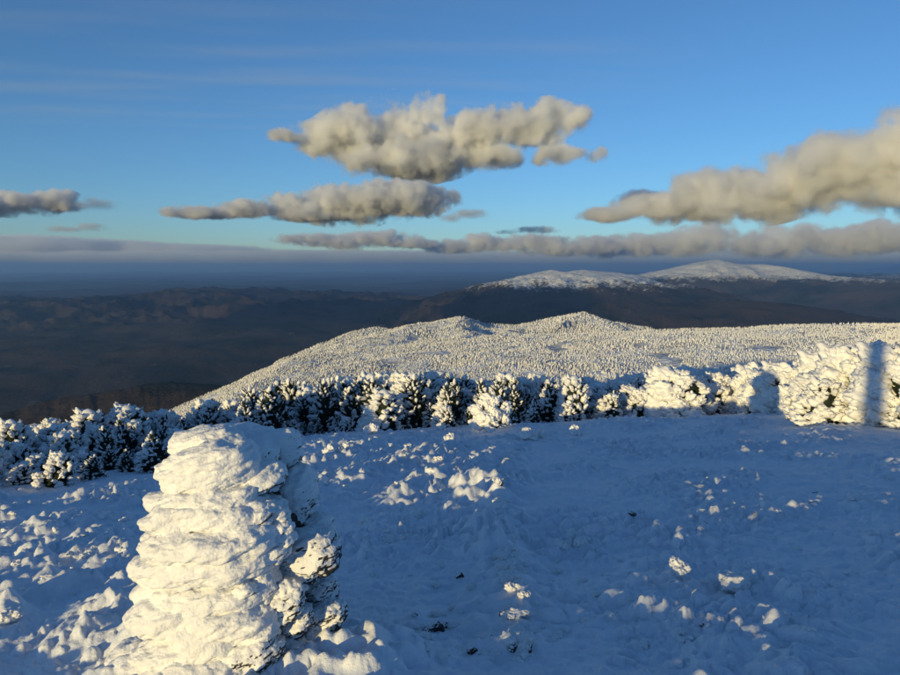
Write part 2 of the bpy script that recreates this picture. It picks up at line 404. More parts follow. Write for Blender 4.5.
# ------------------------------------------------------------------ frosted forest on the near ridge
def ridge_forest():
    n = 640000
    az = np.radians(rng.uniform(-37, 40, n)); r = np.sqrt(rng.uniform(430 ** 2, 1950 ** 2, n))
    keep = rng.random(n) < np.clip((950 / r) ** 1.1, 0.3, 1.0); az, r = az[keep], r[keep]
    x, y = np.sin(az) * r, np.cos(az) * r; z = land(x, y)
    ok = (z > -330 + 60 * noise2(x / 120, y / 120, 5)) & (z < -60) & (noise2(x / 45, y / 45, 9) > -0.5) & (noise2(x / 14, y / 14, 19) > -0.55)
    ok &= (EYE - z) / r < 0.235
    x, y, z, r = x[ok], y[ok], z[ok], r[ok]
    me = bpy.data.meshes.new('frosted_forest'); me.vertices.add(len(x)); me.vertices.foreach_set('co', np.stack([x, y, z - 0.3], 1).astype(np.float32).ravel()); me.update()
    at = me.attributes.new('size', 'FLOAT', 'POINT'); at.data.foreach_set('value', ((0.16 + 0.46 * rng.random(len(x)) ** 1.5) * (1 + 0.35 * noise2(x / 60, y / 60, 7)) * np.clip(r / 950, 0.9, 1.5)).astype(np.float32))
    k = NT('frosted_conifer'); G = k.n('NewGeometry'); sp = k.n('SeparateXYZ'); k.l(G.outputs['True Normal'], sp.inputs[0])
    w = k.math('ADD', k.math('MULTIPLY', sp.outputs[0], -0.5), k.math('MULTIPLY', sp.outputs[1], -0.35))
    w = k.math('ADD', k.math('ADD', w, sp.outputs[2]), k.math('MULTIPLY', k.math('SUBTRACT', k.noise(G.outputs['Position'], 0.9, 3), 0.5), 0.9))
    ps = k.n('SeparateXYZ'); k.l(G.outputs['Position'], ps.inputs[0])
    hi = k.ramp(k.math('ADD', ps.outputs[2], k.math('MULTIPLY', k.noise(G.outputs['Position'], 0.01, 4), 120.0)), -290.0, -160.0)
    f = k.math('MULTIPLY', k.ramp(w, 0.12, 0.62), hi)
    k.l(k.mix(f, (0.035, 0.034, 0.028), (0.82, 0.82, 0.82)), k.b.inputs['Base Color']); k.b.inputs['Roughness'].default_value = 0.8
    o = link('frosted_forest', me)
    ng = bpy.data.node_groups.new('frosted_forest', 'GeometryNodeTree')
    ng.interface.new_socket('Geometry', in_out='INPUT', socket_type='NodeSocketGeometry'); ng.interface.new_socket('Geometry', in_out='OUTPUT', socket_type='NodeSocketGeometry')
    N = lambda t: ng.nodes.new(t)
    gi, go = N('NodeGroupInput'), N('NodeGroupOutput'); jn = N('GeometryNodeJoinGeometry')
    for (rb, rt, d, z0) in ((1.45, 0.45, 2.2, 0.3), (1.15, 0.3, 2.0, 1.7), (0.75, 0.03, 2.2, 3.0)):
        c = N('GeometryNodeMeshCone'); c.inputs['Vertices'].default_value = 6; c.inputs['Radius Top'].default_value = rt; c.inputs['Radius Bottom'].default_value = rb; c.inputs['Depth'].default_value = d
        c.fill_type = 'NONE'
        tr = N('GeometryNodeTransform'); tr.inputs['Translation'].default_value = (0.12 * (z0 - 1.5), 0, z0); ng.links.new(c.outputs['Mesh'], tr.inputs[0]); ng.links.new(tr.outputs[0], jn.inputs[0])
    sm = N('GeometryNodeSetMaterial'); sm.inputs['Material'].default_value = k.m; ng.links.new(jn.outputs[0], sm.inputs[0])
    ip = N('GeometryNodeInstanceOnPoints'); ng.links.new(gi.outputs[0], ip.inputs['Points']); ng.links.new(sm.outputs[0], ip.inputs['Instance'])
    na = N('GeometryNodeInputNamedAttribute'); na.data_type = 'FLOAT'; na.inputs[0].default_value = 'size'; ng.links.new(na.outputs[0], ip.inputs['Scale'])
    rv = N('FunctionNodeRandomValue'); rv.data_type = 'FLOAT_VECTOR'; rv.inputs[0].default_value = (-0.1, -0.1, 0); rv.inputs[1].default_value = (0.1, 0.1, 6.28); ng.links.new(rv.outputs[0], ip.inputs['Rotation'])
    ng.links.new(ip.outputs[0], go.inputs[0])
    md = o.modifiers.new('forest', 'NODES'); md.node_group = ng
    tag(o, 'white frosted conifer forest covering the rounded ridge', 'forest', kind='stuff')
    print('FOREST', len(x))
ridge_forest()

# ------------------------------------------------------------------ krummholz
def tube(p, r, n=7):
    V = []; F = []
    for i, (c, rr) in enumerate(zip(p, r)):
        for k in range(n):
            a = 2 * math.pi * k / n; V.append((c[0] + rr * math.cos(a), c[1] + rr * math.sin(a), c[2]))
    for i in range(len(p) - 1):
        for k in range(n):
            k2 = (k + 1) % n; F += [(i * n + k, i * n + k2, (i + 1) * n + k2), (i * n + k, (i + 1) * n + k2, (i + 1) * n + k)]
    return np.array(V), np.array(F, np.int32)
def blob(c, ax, dirv, seed, sub=2, amp=0.35, freq=1.6):
    """lumpy clump stretched along dirv; ax = (length, width, thickness) radii"""
    v, f = ico(sub); v = v * (1 + amp * fbm3(v * freq + seed * 3.17, 3, seed % 50)[:, None])
    d = np.array(dirv, float); d /= np.linalg.norm(d); up = np.array([0, 0, 1.0]); s = np.cross(up, d)
    s = s / max(np.linalg.norm(s), 1e-6) if np.linalg.norm(s) > 1e-3 else np.array([1.0, 0, 0]); u = np.cross(d, s)
    return v[:, :1] * ax[0] * d + v[:, 1:2] * ax[1] * s + v[:, 2:3] * ax[2] * u + np.array(c), f
def make_tree(kind, seed):
    """unit-height frosted spruce: returns trunk, foliage and rime meshes"""
    g = np.random.default_rng(seed + 100); rime = []; fol = []; sid = seed * 100
    lean = g.uniform(-0.05, 0.10); ax = lambda z: np.array([lean * z * z + 0.03 * math.sin(z * 6 + seed), 0.03 * math.cos(z * 5 + seed), z])
    trunk = tube([ax(z) for z in np.linspace(-0.15, 0.96, 7)], np.linspace(0.045, 0.008, 7))
    if kind == 'spruce': env = lambda t: 0.33 * (1 - t) ** 0.75 * (1 + 0.18 * math.sin(t * 34 + seed)) + 0.025; n = 190; sz = (0.026, 0.052)
    elif kind == 'head': env = lambda t: 0.37 * math.sqrt(max(0.02, 1 - (1.5 * t - 0.6) ** 2 * 0.95)) * (1.08 - 0.4 * t); n = 120; sz = (0.050, 0.098)
    else: env = lambda t: 0.50 * math.sqrt(max(0.02, 1 - t ** 2.2)); n = 90; sz = (0.10, 0.18)
    lob = g.uniform(0, 6.28, 6)
    def R(t, a): return env(t) * (1 + 0.16 * math.sin(2 * a + lob[0] + 3 * t) + 0.12 * math.sin(3 * a + lob[1] - 5 * t) + 0.10 * math.sin(5 * a + lob[2] + 9 * t))
    # dark needle body, ragged
    nz, na = 16, 22; V = []
    for i in range(nz):
        t = i / (nz - 1)
        for k in range(na):
            a = 2 * math.pi * k / na; rr = R(t, a) * 0.80 * g.uniform(0.72, 1.15) if i < nz - 1 else 0.004
            V.append(ax(0.04 + 0.92 * t) + np.array([math.cos(a) * rr + 0.012, math.sin(a) * rr, g.uniform(-0.02, 0.02)]))
    F = [q for i in range(nz - 1) for k in range(na) for q in ((i * na + k, i * na + (k + 1) % na, (i + 1) * na + (k + 1) % na), (i * na + k, (i + 1) * na + (k + 1) % na, (i + 1) * na + k))]
    fol.append((np.array(V), np.array(F, np.int32)))
    for i in range(n):
        sid += 1; u = (i + 0.5) / n
        t = {'spruce': 1 - (1 - u) ** 0.62, 'head': u ** 0.95, 'mound': u ** 0.9}[kind]; a = i * 2.39996 + g.uniform(-0.5, 0.5)
        rr = R(t, a) * g.uniform(0.80, 1.04); c = ax(0.05 + 0.92 * t) + np.array([math.cos(a) * rr, math.sin(a) * rr, 0])
        tilt = g.uniform(-0.2, 0.9) if kind == 'spruce' else g.uniform(0.0, 0.9)
        dv = np.array([math.cos(a) + g.normal(0, 0.3) - 0.25, math.sin(a) + g.normal(0, 0.3), tilt + 0.9 * t ** 2]); wind = 0.5 - 0.5 * math.cos(a + 0.35)       # 1 on the windward side
        for _ in range(3):                                            # needle sprays
            p = c + g.normal(0, 0.02, 3); q = p + (dv * 0.7 + g.normal(0, 0.5, 3)) * 0.07; sd = g.normal(0, 0.012, 3)
            fol.append((np.array([p - sd, p + sd, q]), np.array([[0, 1, 2]], np.int32)))
        patch = 0.5 * math.sin(3.1 * a + lob[3] + 4 * t) + 0.4 * math.sin(9 * t + lob[4])
        if g.random() < {'spruce': 0.42 + 0.55 * wind + 0.4 * (t > 0.7) + 0.35 * patch, 'head': 0.78 + 0.4 * wind + 0.3 * (t > 0.6) + 0.3 * patch, 'mound': 1.1}[kind]:
            r0 = g.uniform(*sz) * (1 - 0.25 * t) * (0.8 + 0.35 * wind) * g.choice([0.7, 1.0, 1.0, 1.35])
            el = g.uniform(1.3, 2.6) if kind == 'spruce' else g.uniform(1.1, 1.8) if kind == 'head' else g.uniform(0.95, 1.35)
            rime.append(blob(c + np.array([-0.012, -0.005, 0.012]), (r0 * el, r0 * g.uniform(0.7, 1.0), r0 * g.uniform(0.6, 0.9)), dv, sid, {'spruce': 2, 'head': 3, 'mound': 4}[kind], 0.5 if kind == 'mound' else 0.7, 2.1))
    rime.append(blob(ax(0.98), (0.07, 0.04, 0.04) if kind == 'spruce' else (0.10, 0.11, 0.10), (0.1, 0.1, 1), seed, 2, 0.4, 2.0))
    return trunk, join(fol), join(rime)
TREES = {}
for kind, n in (('spruce', 5), ('head', 5), ('mound', 3)):
    for i in range(n):
        tr, fo, ri = make_tree(kind, i + 11 * len(kind))
        TREES.setdefault(kind, []).append((mesh_np('trunk', *tr, M['bark']), mesh_np('foliage', *fo, M['needle']), mesh_np('rime_coat', *ri, M['rime']), tr, fo, ri))

EDGE = [(-60, 512), (0, 497), (60, 486), (115, 474), (175, 462), (230, 452), (290, 438), (340, 428), (400, 418), (440, 416), (480, 408), (540, 410), (600, 412), (650, 414), (700, 415), (760, 412), (820, 422), (880, 426), (960, 428)]
ep = [ground_at(px, py)[0] for px, py in EDGE]
e_az = np.array([math.degrees(math.atan2(p[0], p[1])) for p in ep]); e_r = np.array([math.hypot(p[0], p[1]) for p in ep])
TOPS_PX = np.array([(-60, 440), (0, 424), (60, 412), (110, 402), (160, 396), (200, 394), (250, 388), (300, 380), (350, 379), (400, 378), (450, 376), (500, 378), (550, 378), (600, 380), (650, 378), (690, 374), (720, 372), (745, 380), (775, 362), (800, 368), (830, 362), (870, 356), (900, 356), (960, 354)], float)
def place_trees():
    spots = []; tries = 0
    g = np.random.default_rng(5)
    while tries < 14000:
        tries += 1
        az = g.uniform(-38, 38); re = np.interp(az, e_az, e_r)
        depth = np.interp(az, [-38, -18, -8, 5, 38], [22, 18, 9, 8, 6])
        re += 0.9 * math.sin(az * 0.9) * math.sin(az * 0.37 + 1) + 0.5 * math.sin(az * 2.3)
        r = re + 0.25 + depth * g.random() ** 1.25
        x, y = math.sin(rad(az)) * r, math.cos(rad(az)) * r
        sp = 0.50 + 0.012 * (r - re) + (0.10 if az > -17 else 0.26)
        if any((x - s[0]) ** 2 + (y - s[1]) ** 2 < sp * sp for s in spots): continue
        spots.append((x, y, az, r, r - re))
    spots.sort(key=lambda s: s[4]); return spots
spots = place_trees(); print('TREE SPOTS', len(spots))
rest = []; g = np.random.default_rng(9); made = 0; FIRST = {}; PROTO = [t for k in ('spruce', 'head', 'mound') for t in TREES[k]]
for (x, y, az, r, dep) in spots:
    z = float(ground_plane(np.array([x]), np.array([y]))[0])
    px = CX + FPX * math.tan(rad(az)) * 1.0
    # tallest allowed: tops stay near the line the thicket draws against the ridge
    top_y = np.interp(px, TOPS_PX[:, 0], TOPS_PX[:, 1]); dx, dy, dz = px_dir(px, top_y)
    zmax = EYE + dz / math.hypot(dx, dy) * r
    if az < -17: kind = 'head' if g.random() < 0.75 else 'spruce'
    elif az < -7: kind = 'spruce' if g.random() < 0.85 else 'head'
    elif az < 9: kind = 'spruce' if g.random() < 0.72 else 'head'
    elif az < 15: kind = 'head' if g.random() < 0.6 else 'spruce'
    else: kind = 'mound' if g.random() < 0.55 else 'head'
    h = g.uniform(0.75, 1.35) * (0.75 if dep < 0.8 else 1.0)
    if az < -10: h *= 0.95
    if az < -17: h = (0.45 + 0.13 * dep) * g.uniform(0.75, 1.25) if dep < 6.5 else h
    h = min(h, (zmax - z) * g.uniform(0.82, 1.06)) if zmax - z > 0.3 else 0.35
    if dep > 0.7 and az > -17: h = (zmax - z) * (g.uniform(0.62, 1.06) if az < 14 else g.uniform(0.5, 1.12))
    if h < 0.25: continue
    wd = g.uniform(0.8, 1.2) * max(h, 0.62) * {'head': 1.15, 'spruce': 0.95, 'mound': 1.15}[kind]
    T = TREES[kind][g.integers(len(TREES[kind]))]; rz = g.uniform(-0.6, 0.6)
    if made < 298:
        made += 1
        o = link('spruce_tree' if kind == 'spruce' else 'krummholz_tree', None, None, (x, y, z - 0.04), (0, 0, rz), (wd, wd, h))
        if kind == 'spruce': lab = ('dark green stunted spruce with white rime on its branch tips in the thicket', 'rime tipped spruces of the thicket')
        elif kind == 'head' and az < -17: lab = ('stunted tree with knobbly rounded white rime head in thicket left behind the cairn', 'round headed rime trees behind the cairn')
        elif kind == 'head': lab = ('stunted tree with knobbly rounded white rime head in the thicket below the ridge', 'round headed rime trees below the ridge')
        else: lab = ('broad mound of a tree wholly buried in thick white rime in the bright hedge', 'rime buried trees of the hedge')
        tag(o, lab[0], 'tree', lab[1])
        kids = [link(nm, me, o) for nm, me in zip(('trunk', 'foliage', 'rime_coat'), T[:3])]
        FIRST.setdefault([k for k, q in enumerate(PROTO) if q is T][0], kids[1:])
    else:
        rest.append((x, y, z - 0.04, rz, wd, h, [k for k, q in enumerate(PROTO) if q is T][0]))
print('TREES', made, len(rest))
def far_thicket():
    A = np.array(rest); me = bpy.data.meshes.new('far_thicket'); me.vertices.add(len(A)); me.vertices.foreach_set('co', A[:, :3].astype(np.float32).ravel()); me.update()
    for nm, typ, d in (('turn', 'FLOAT_VECTOR', np.stack([A[:, 3] * 0, A[:, 3] * 0, A[:, 3]], 1)), ('size', 'FLOAT_VECTOR', A[:, [4, 4, 5]])):
        me.attributes.new(nm, typ, 'POINT').data.foreach_set('vector', d.astype(np.float32).ravel())
    me.attributes.new('proto', 'INT', 'POINT').data.foreach_set('value', A[:, 6].astype(np.int32))
    o = link('far_thicket', me); tag(o, 'mass of small frosted trees behind the front rows of the thicket', 'thicket', kind='stuff')
    ng = bpy.data.node_groups.new('far_thicket', 'GeometryNodeTree')
    ng.interface.new_socket('Geometry', in_out='INPUT', socket_type='NodeSocketGeometry'); ng.interface.new_socket('Geometry', in_out='OUTPUT', socket_type='NodeSocketGeometry')
    N = lambda t: ng.nodes.new(t); L = ng.links.new
    gi, go, jn = N('NodeGroupInput'), N('NodeGroupOutput'), N('GeometryNodeJoinGeometry')
    def attr(nm, typ):
        a = N('GeometryNodeInputNamedAttribute'); a.data_type = typ; a.inputs[0].default_value = nm; return a.outputs[0]
    turn, size, pro = attr('turn', 'FLOAT_VECTOR'), attr('size', 'FLOAT_VECTOR'), attr('proto', 'INT')
    for k in sorted(set(A[:, 6].astype(int))):
        src = FIRST.get(k)
        if not src: continue
        jj = N('GeometryNodeJoinGeometry')
        for ob in src:
            oi = N('GeometryNodeObjectInfo'); oi.transform_space = 'ORIGINAL'; oi.inputs[0].default_value = ob; L(oi.outputs['Geometry'], jj.inputs[0])
        cmp_ = N('FunctionNodeCompare'); cmp_.data_type = 'INT'; cmp_.operation = 'EQUAL'; L(pro, cmp_.inputs[2]); cmp_.inputs[3].default_value = int(k)
        ip = N('GeometryNodeInstanceOnPoints'); L(gi.outputs[0], ip.inputs['Points']); L(cmp_.outputs[0], ip.inputs['Selection']); L(jj.outputs[0], ip.inputs['Instance']); L(turn, ip.inputs['Rotation']); L(size, ip.inputs['Scale'])
        L(ip.outputs[0], jn.inputs[0])
    L(jn.outputs[0], go.inputs[0]); o.modifiers.new('thicket', 'NODES').node_group = ng
if rest: far_thicket()

# ------------------------------------------------------------------ rime covered stones standing in the snow
LUMPS = []
for i in range(7):
    g = np.random.default_rng(i + 70); parts = []
    for k in range(5 if i % 2 else 8):
        a = g.uniform(0, 6.28); rr = 0 if k == 0 else g.uniform(0.4, 0.8); s_ = 0.58 if k == 0 else g.uniform(0.26, 0.52)
        v, f = blob((math.cos(a) * rr, math.sin(a) * rr, 0.0 if k == 0 else g.uniform(-0.25, 0.45) * (1 - rr * 0.5)), (s_ * 1.1, s_, s_ * 0.85), (math.cos(a * 2), math.sin(a * 2), 0.1), i * 9 + k, 4, 0.5, 1.7)
        v = v * (1 + 0.05 * fbm3(v * 7.0 + i, 2, i)[:, None]); parts.append((v, f))
    LUMPS.append(mesh_np('rime_covered_stone', *join(parts), M['rime']))
def lump(px, py, wpx, hpx, label, i, cat='stone', name='rime_covered_stone', group=None, tall=1.0):
    """px, py = foot of the lump in the photograph"""
    g, t = ground_at(px, py); w = wpx / FPX * t / 2; h = hpx / FPX * t
    z = G0(g[0], g[1]) if t < 50 else g[2]
    o = link(name, LUMPS[i % len(LUMPS)], None, (g[0], g[1], z + (0.08 if name != 'rime_covered_stone' else 0.24) * h), (0, 0, i * 1.3), (w, w * 0.85, h * 0.75 * tall))
    tag(o, label, cat, group); return o
big = [
 (733, 592, 42, 24, 'heart shaped white rime lump alone on the wide shaded snow'),
 (677, 583, 30, 18, 'low white rime lump beside the heart shaped one on shaded snow'),
 (748, 578, 18, 18, 'small rime lump right behind the heart shaped one'),
 (853, 504, 18, 13, 'small solitary rime knob on the open snow under the bright hedge'),
 (530, 440, 24, 13, 'smooth rounded white boulder with a smaller one leaning on it below the thicket'),
 (541, 438, 11, 11, 'small rime stone leaning on the smooth rounded boulder'),
 (577, 434, 14, 14, 'small upright rime stump standing alone below the thicket'),
 (449, 447, 16, 20, 'upright white rime post on the streaked snow below the bush'),
 (571, 538, 16, 17, 'topmost of three white rime stones huddled on the shaded snow'),
 (562, 550, 15, 15, 'lower dark edged one of three huddled rime stones'),
 (582, 547, 20, 16, 'broadest of three huddled rime stones on the shaded snow'),
 (331, 460, 22, 17, 'knobbly white rime clump right behind the cairn top'),
 (350, 458, 12, 10, 'round white rime ball next to the knobbly clump behind the cairn'),
 (371, 437, 16, 15, 'rime covered stump in front of the dark spruces'),
 (378, 447, 11, 9, 'little rime stone at the foot of the stump before the dark spruces'),
 (391, 453, 12, 7, 'flat rime stone on the streaked snow near the stump'),
 (414, 519, 22, 8, 'long flat rime cap on the shaded snow right of the cairn'),
 (369, 530, 20, 10, 'low rime lump close beside the shaded flank of the cairn'),
 (390, 546, 18, 11, 'rounded rime lump, larger of a pair right of the cairn'),
 (404, 545, 9, 8, 'smaller rime lump of the pair right of the cairn'),
 (441, 430, 10, 9, 'tiny rime knob just below the thicket beside the bush'),
 (407, 455, 12, 10, 'round rime knob amid bright snow streaks'),
 (160, 500, 10, 5, 'small rime stone on the snow behind the windward side of the cairn'),
 (92, 568, 24, 9, 'flat rime stone in the snow before the thicket, windward of the cairn'),
 (8, 625, 30, 18, 'rime lump at the edge of the dark snow hollow windward of the cairn'),
 (8, 606, 18, 10, 'smaller rime lump behind the one at the hollow edge'),
 (75, 470, 26, 20, 'pale rime bush at the front of the thicket windward of the cairn'),
]
for i, (px, py, w, h, lab) in enumerate(big): lump(px, py, w, h, lab, i)
g = np.random.default_rng(41)
for i in range(34):                                             # half buried stones of the old line
    f_ = i / 33.0; px = 497 + 26 * f_ + g.uniform(-9, 7); py = 492 + 160 * f_ + g.uniform(-4, 4); w = (10 + 15 * f_) * g.uniform(0.6, 1.3)
    lump(px, py, w, w * g.uniform(0.35, 0.6), 'rime crusted stone half buried along the old stone line', i, 'stone', 'rime_covered_stone', 'stones of the buried line')
g = np.random.default_rng(21)
for i in range(270):                                            # rime knobs scattered over the crust
    zone = g.random()
    if zone < 0.36: px, py = g.uniform(320, 530), g.uniform(430, 500)
    elif zone < 0.48: px, py = g.uniform(0, 140), g.uniform(485, 600)
    elif zone < 0.68: px, py = g.uniform(370, 560), g.uniform(560, 670)
    else: px, py = g.uniform(530, 890), g.uniform(445, 660)
    w = g.uniform(3, 10) * (0.6 + (py - 420) / 200.0)
    lump(px, py, w, w * g.uniform(0.35, 0.7), 'small rime covered tuft on the wind packed snow crust', i, 'rime tuft', 'rime_covered_tuft', 'small rime tufts on the crust')
def rocklet(px, py, wpx, hpx, label, i, group=None):
    g_, t = ground_at(px, py); w = wpx / FPX * t / 2; h = hpx / FPX * t
    v, f = ico(3); v = v * (1 + 0.35 * fbm3(v * 1.5 + i * 2.2, 3, i)[:, None]); v = np.sign(v) * np.abs(v) ** 0.8
    o = link('dark_rock', mesh_np('dark_rock', v, f, M['rfrost'], False), None, (g_[0], g_[1], G0(g_[0], g_[1]) + 0.02 * h), (0.2, 0.3, i * 0.9), (w, w * 0.7, h * 0.6))
    tag(o, label, 'rock', group)
for i, (px, py, w, h) in enumerate([(499, 514, 6, 7), (501, 506, 4, 5), (498, 498, 5, 5), (503, 521, 5, 4), (436, 638, 15, 12), (445, 630, 9, 6), (415, 622, 7, 5), (472, 660, 10, 7), (513, 659, 10, 6), (529, 660, 7, 14), (503, 628, 8, 8), (460, 582, 8, 8), (531, 604, 10, 4), (428, 640, 8, 6)]):
    rocklet(px, py, w, h, 'bare dark rock poking through snow along the buried stone line', i, 'dark rocks along the buried stone line')
for i, (px, py, w, h) in enumerate([(704, 528, 8, 3), (632, 519, 9, 3), (702, 635, 9, 3), (787, 420, 4, 5), (815, 492, 5, 2)]):
    rocklet(px, py, w, h, 'small dark stone chip lying bare on the wide shaded snow', i + 20, 'dark chips on the open snow')
# the big rime bush and the little frosted conifer
def single_tree(px, py, hpx, wpx, kind, i, name, label):
    g_, t = ground_at(px, py); h = hpx / FPX * t; w = wpx / FPX * t / (0.85 if kind != 'mound' else 1.15)
    o = link(name, None, None, (g_[0], g_[1], g_[2] - 0.03), (0, 0, 0.3), (w, w, h)); tag(o, label, 'tree')
    for nm, me in zip(('trunk', 'foliage', 'rime_coat'), TREES[kind][i][:3]): link(nm, me, o)
single_tree(493, 430, 34, 40, 'mound', 0, 'krummholz_bush', 'big rounded rime bush standing forward of the thicket')
single_tree(155, 470, 40, 34, 'spruce', 2, 'frosted_spruce', 'small frosted cone shaped spruce just behind the windward side of the cairn')
single_tree(291, 434, 18, 20, 'head', 1, 'krummholz_bush', 'small rime bush peeping over the cairn top before dark spruces')
single_tree(445, 425, 40, 26, 'spruce', 1, 'frosted_spruce', 'slim white frosted spruce left beside the big rounded rime bush')

# ------------------------------------------------------------------ the cairn
def cairn():
    root = link('rime_cairn', None, None, CAIRN); tag(root, 'tall stone cairn thickly plastered with cream white rime', 'cairn')
    D = float(np.hypot(CAIRN[0], CAIRN[1])); g = np.random.default_rng(33)
    left = np.array([(432, 190), (440, 174), (455, 168), (475, 167), (492, 165), (515, 150), (535, 143), (555, 143), (575, 150), (598, 160), (615, 142), (640, 150), (665, 138), (700, 130)], float)
    right = np.array([(432, 288), (445, 300), (470, 304), (495, 312), (520, 324), (545, 334), (570, 334), (595, 332), (620, 342), (650, 345), (700, 350)], float)
    def wpt(px, py):
        x, y, z = px_dir(px, py); t = D / math.hypot(x, y); return np.array([x * t, y * t, EYE + z * t]) - CAIRN
    # dark heart of piled rock
    rows = np.arange(446, 700, 12.0); V = []
    nn = 28
    for py in rows:
        a = wpt(np.interp(py, left[:, 0], left[:, 1]) + 22, py); b = wpt(np.interp(py, right[:, 0], right[:, 1]) - 24, py)
        c = (a + b) / 2; hw = np.linalg.norm(b - a) / 2
        for k in range(nn):
            t = 2 * math.pi * k / nn; q = 1 + 0.10 * math.sin(5 * t + py) + 0.06 * math.sin(11 * t + py * 3)
            V.append(c + np.array([math.cos(t) * hw * q, math.sin(t) * hw * 0.82 * q, 0]))
    n = len(rows); F = []
    for i in range(n - 1):
        for k in range(nn): F.append((i * nn + k, (i + 1) * nn + k, (i + 1) * nn + (k + 1) % nn, i * nn + (k + 1) % nn))
    link('stone_core', mesh_np('stone_core', np.array(V), np.array(F)[:, ::-1], M['rock']), root)
    def edges(py):
        a = wpt(np.interp(py, left[:, 0], left[:, 1]), py); b = wpt(np.interp(py, right[:, 0], right[:, 1]), py)
        return (a + b) / 2, np.linalg.norm(b - a) / 2
    def rime_shape(v, hx, hy, hz, pos, tilt, windw, gran0, power=0.80):
        p = np.sign(v) * np.abs(v) ** power * np.array([hx, hy, hz])
        tip = np.clip(-v[:, 0], 0, 1) ** 1.5 * windw                    # feathers taper into the wind
        p[:, 1] *= 1 - 0.45 * tip; p[:, 2] *= 1 - 0.55 * tip; p[:, 0] -= 0.10 * hx * tip; p[:, 2] -= 0.10 * hz * tip
        c, s_ = math.cos(tilt), math.sin(tilt)
        W = np.stack([p[:, 0] * c - p[:, 2] * s_, p[:, 1], p[:, 0] * s_ + p[:, 2] * c], 1)
        nr = v / np.array([hx, hy, hz]); nr /= np.linalg.norm(nr, axis=1)[:, None]
        nr = np.stack([nr[:, 0] * c - nr[:, 2] * s_, nr[:, 1], nr[:, 0] * s_ + nr[:, 2] * c], 1)
        Q = W + pos + 3.3; Qs = np.stack([Q[:, 0] * 4.0, Q[:, 1] * 4.0, Q[:, 2] * 11.0 - Q[:, 0] * 3.0], 1)
        d = 0.026 * fbm3(Qs, 3, 5) + 0.014 * fbm3(Qs * 2.6, 3, 15) + 0.013 * (1 - 2 * np.abs(noise3(Qs * 1.7, 8))) + 0.007 * (1 - 2 * np.abs(noise3(Qs * 4.3, 9)))
        gr = np.clip(gran0 + 0.5 * noise3(Q * 4, 3), 0, 1)
        d = d + 0.005 * fbm3(Q * 30, 3, 25) * (0.6 + gr) + 0.017 * gr * np.abs(noise3(Q * 38, 35)) + 0.008 * gr * np.abs(noise3(Q * 75, 36))
        return W + nr * d[:, None]
    LOBES = [  # centre px, py, width px, height px, tilt deg, wind taper, granular, depth shift m, bare
        (203, 442, 62, 26, 4, .2, 0, .12, 0), (205, 467, 86, 46, 8, .35, 0, 0, 0), (281, 447, 42, 38, 10, 0, .3, .25, 0), (250, 455, 60, 28, 0, 0, 0, .30, 0), (252, 482, 60, 30, 12, 0, .1, .05, 0),
        (208, 497, 86, 30, 3, .4, 0, 0, 0), (165, 519, 50, 28, 8, .8, 0, 0, 0), (215, 511, 84, 30, -3, .2, 0, 0, 0), (247, 506, 40, 20, -10, 0, .1, 0, 0), (256, 519, 34, 22, 5, 0, .3, 0, 0),
        (172, 541, 74, 28, 2, .9, 0, 0, 0), (217, 536, 104, 28, 3, .2, 0, -.01, 0), (268, 512, 44, 32, -25, 0, .3, .03, 0), (276, 533, 32, 24, -15, 0, .6, .02, 0), (292, 496, 44, 66, -20, 0, 0, .2, 0),
        (307, 551, 62, 42, 8, 0, 1, .05, 1), (262, 552, 48, 22, 2, 0, .2, .03, 0), (172, 566, 76, 30, 4, .9, 0, 0, 0), (218, 558, 92, 30, 2, .2, 0, -.01, 0), (212, 587, 104, 30, 3, .3, 0, -.01, 0),
        (243, 590, 20, 18, 40, 0, .2, -.08, 0), (262, 579, 34, 48, 10, 0, .7, .02, 0), (279, 600, 52, 30, 30, 0, 1, -.02, 1), (287, 612, 30, 18, 20, 0, .6, -.02, 1), (297, 620, 20, 30, -25, 0, .6, .02, 1),
        (321, 588, 30, 30, -20, 0, .8, .04, 1), (325, 614, 40, 26, 15, 0, 1, .0, 1), (170, 610, 84, 34, 5, .9, 0, 0, 0), (233, 614, 84, 30, -4, 0, .1, -.01, 0), (250, 631, 48, 24, 4, 0, .5, -.02, 0),
        (205, 631, 70, 30, -8, .2, 0, -.02, 0), (180, 646, 90, 38, 8, .6, 0, 0, 0), (252, 656, 56, 36, 25, 0, .8, -.04, 1), (195, 672, 104, 40, 4, .3, .1, -.04, 0), (235, 684, 80, 36, 0, 0, .3, -.05, 0), (150, 672, 60, 36, 12, .5, .3, 0, 0),
        (300, 572, 30, 20, 0, 0, .6, .06, 1), (310, 640, 44, 22, 8, 0, .6, .05, 1), (290, 655, 40, 26, -12, 0, .5, 0, 0), (318, 527, 24, 24, 10, 0, .4, .16, 0), (345, 655, 50, 30, 5, 0, .5, .05, 0), (130, 660, 50, 30, 15, .5, .4, .05, 0), (120, 685, 60, 30, 10, .4, .4, 0, 0)]
    for (px, py, w, h, tl, wind, gran, dsh, bare) in LOBES:
        px += 12 * wind; c, hw = edges(py); x = wpt(px, py)[0]; k = D / FPX; u = np.clip((x - c[0]) / hw, -0.97, 0.97)
        hx, hz = w * k / 2 * (1 if px < 236 else 0.95), h * k / 2 * (0.99 if px < 236 else 0.86); hy = min(0.24, max(hx * 0.75, hz * 1.1))
        dep = c[1] - math.sqrt(1 - u * u) * hw * 0.85 + hy * 0.62 + dsh
        sight = (D + dep) / D; P0 = wpt(px, py) + CAIRN - np.array([0, 0, EYE]); pos = P0 * sight + np.array([0, 0, EYE]) - CAIRN
        v, f = ico(6 if w >= 74 else 5)
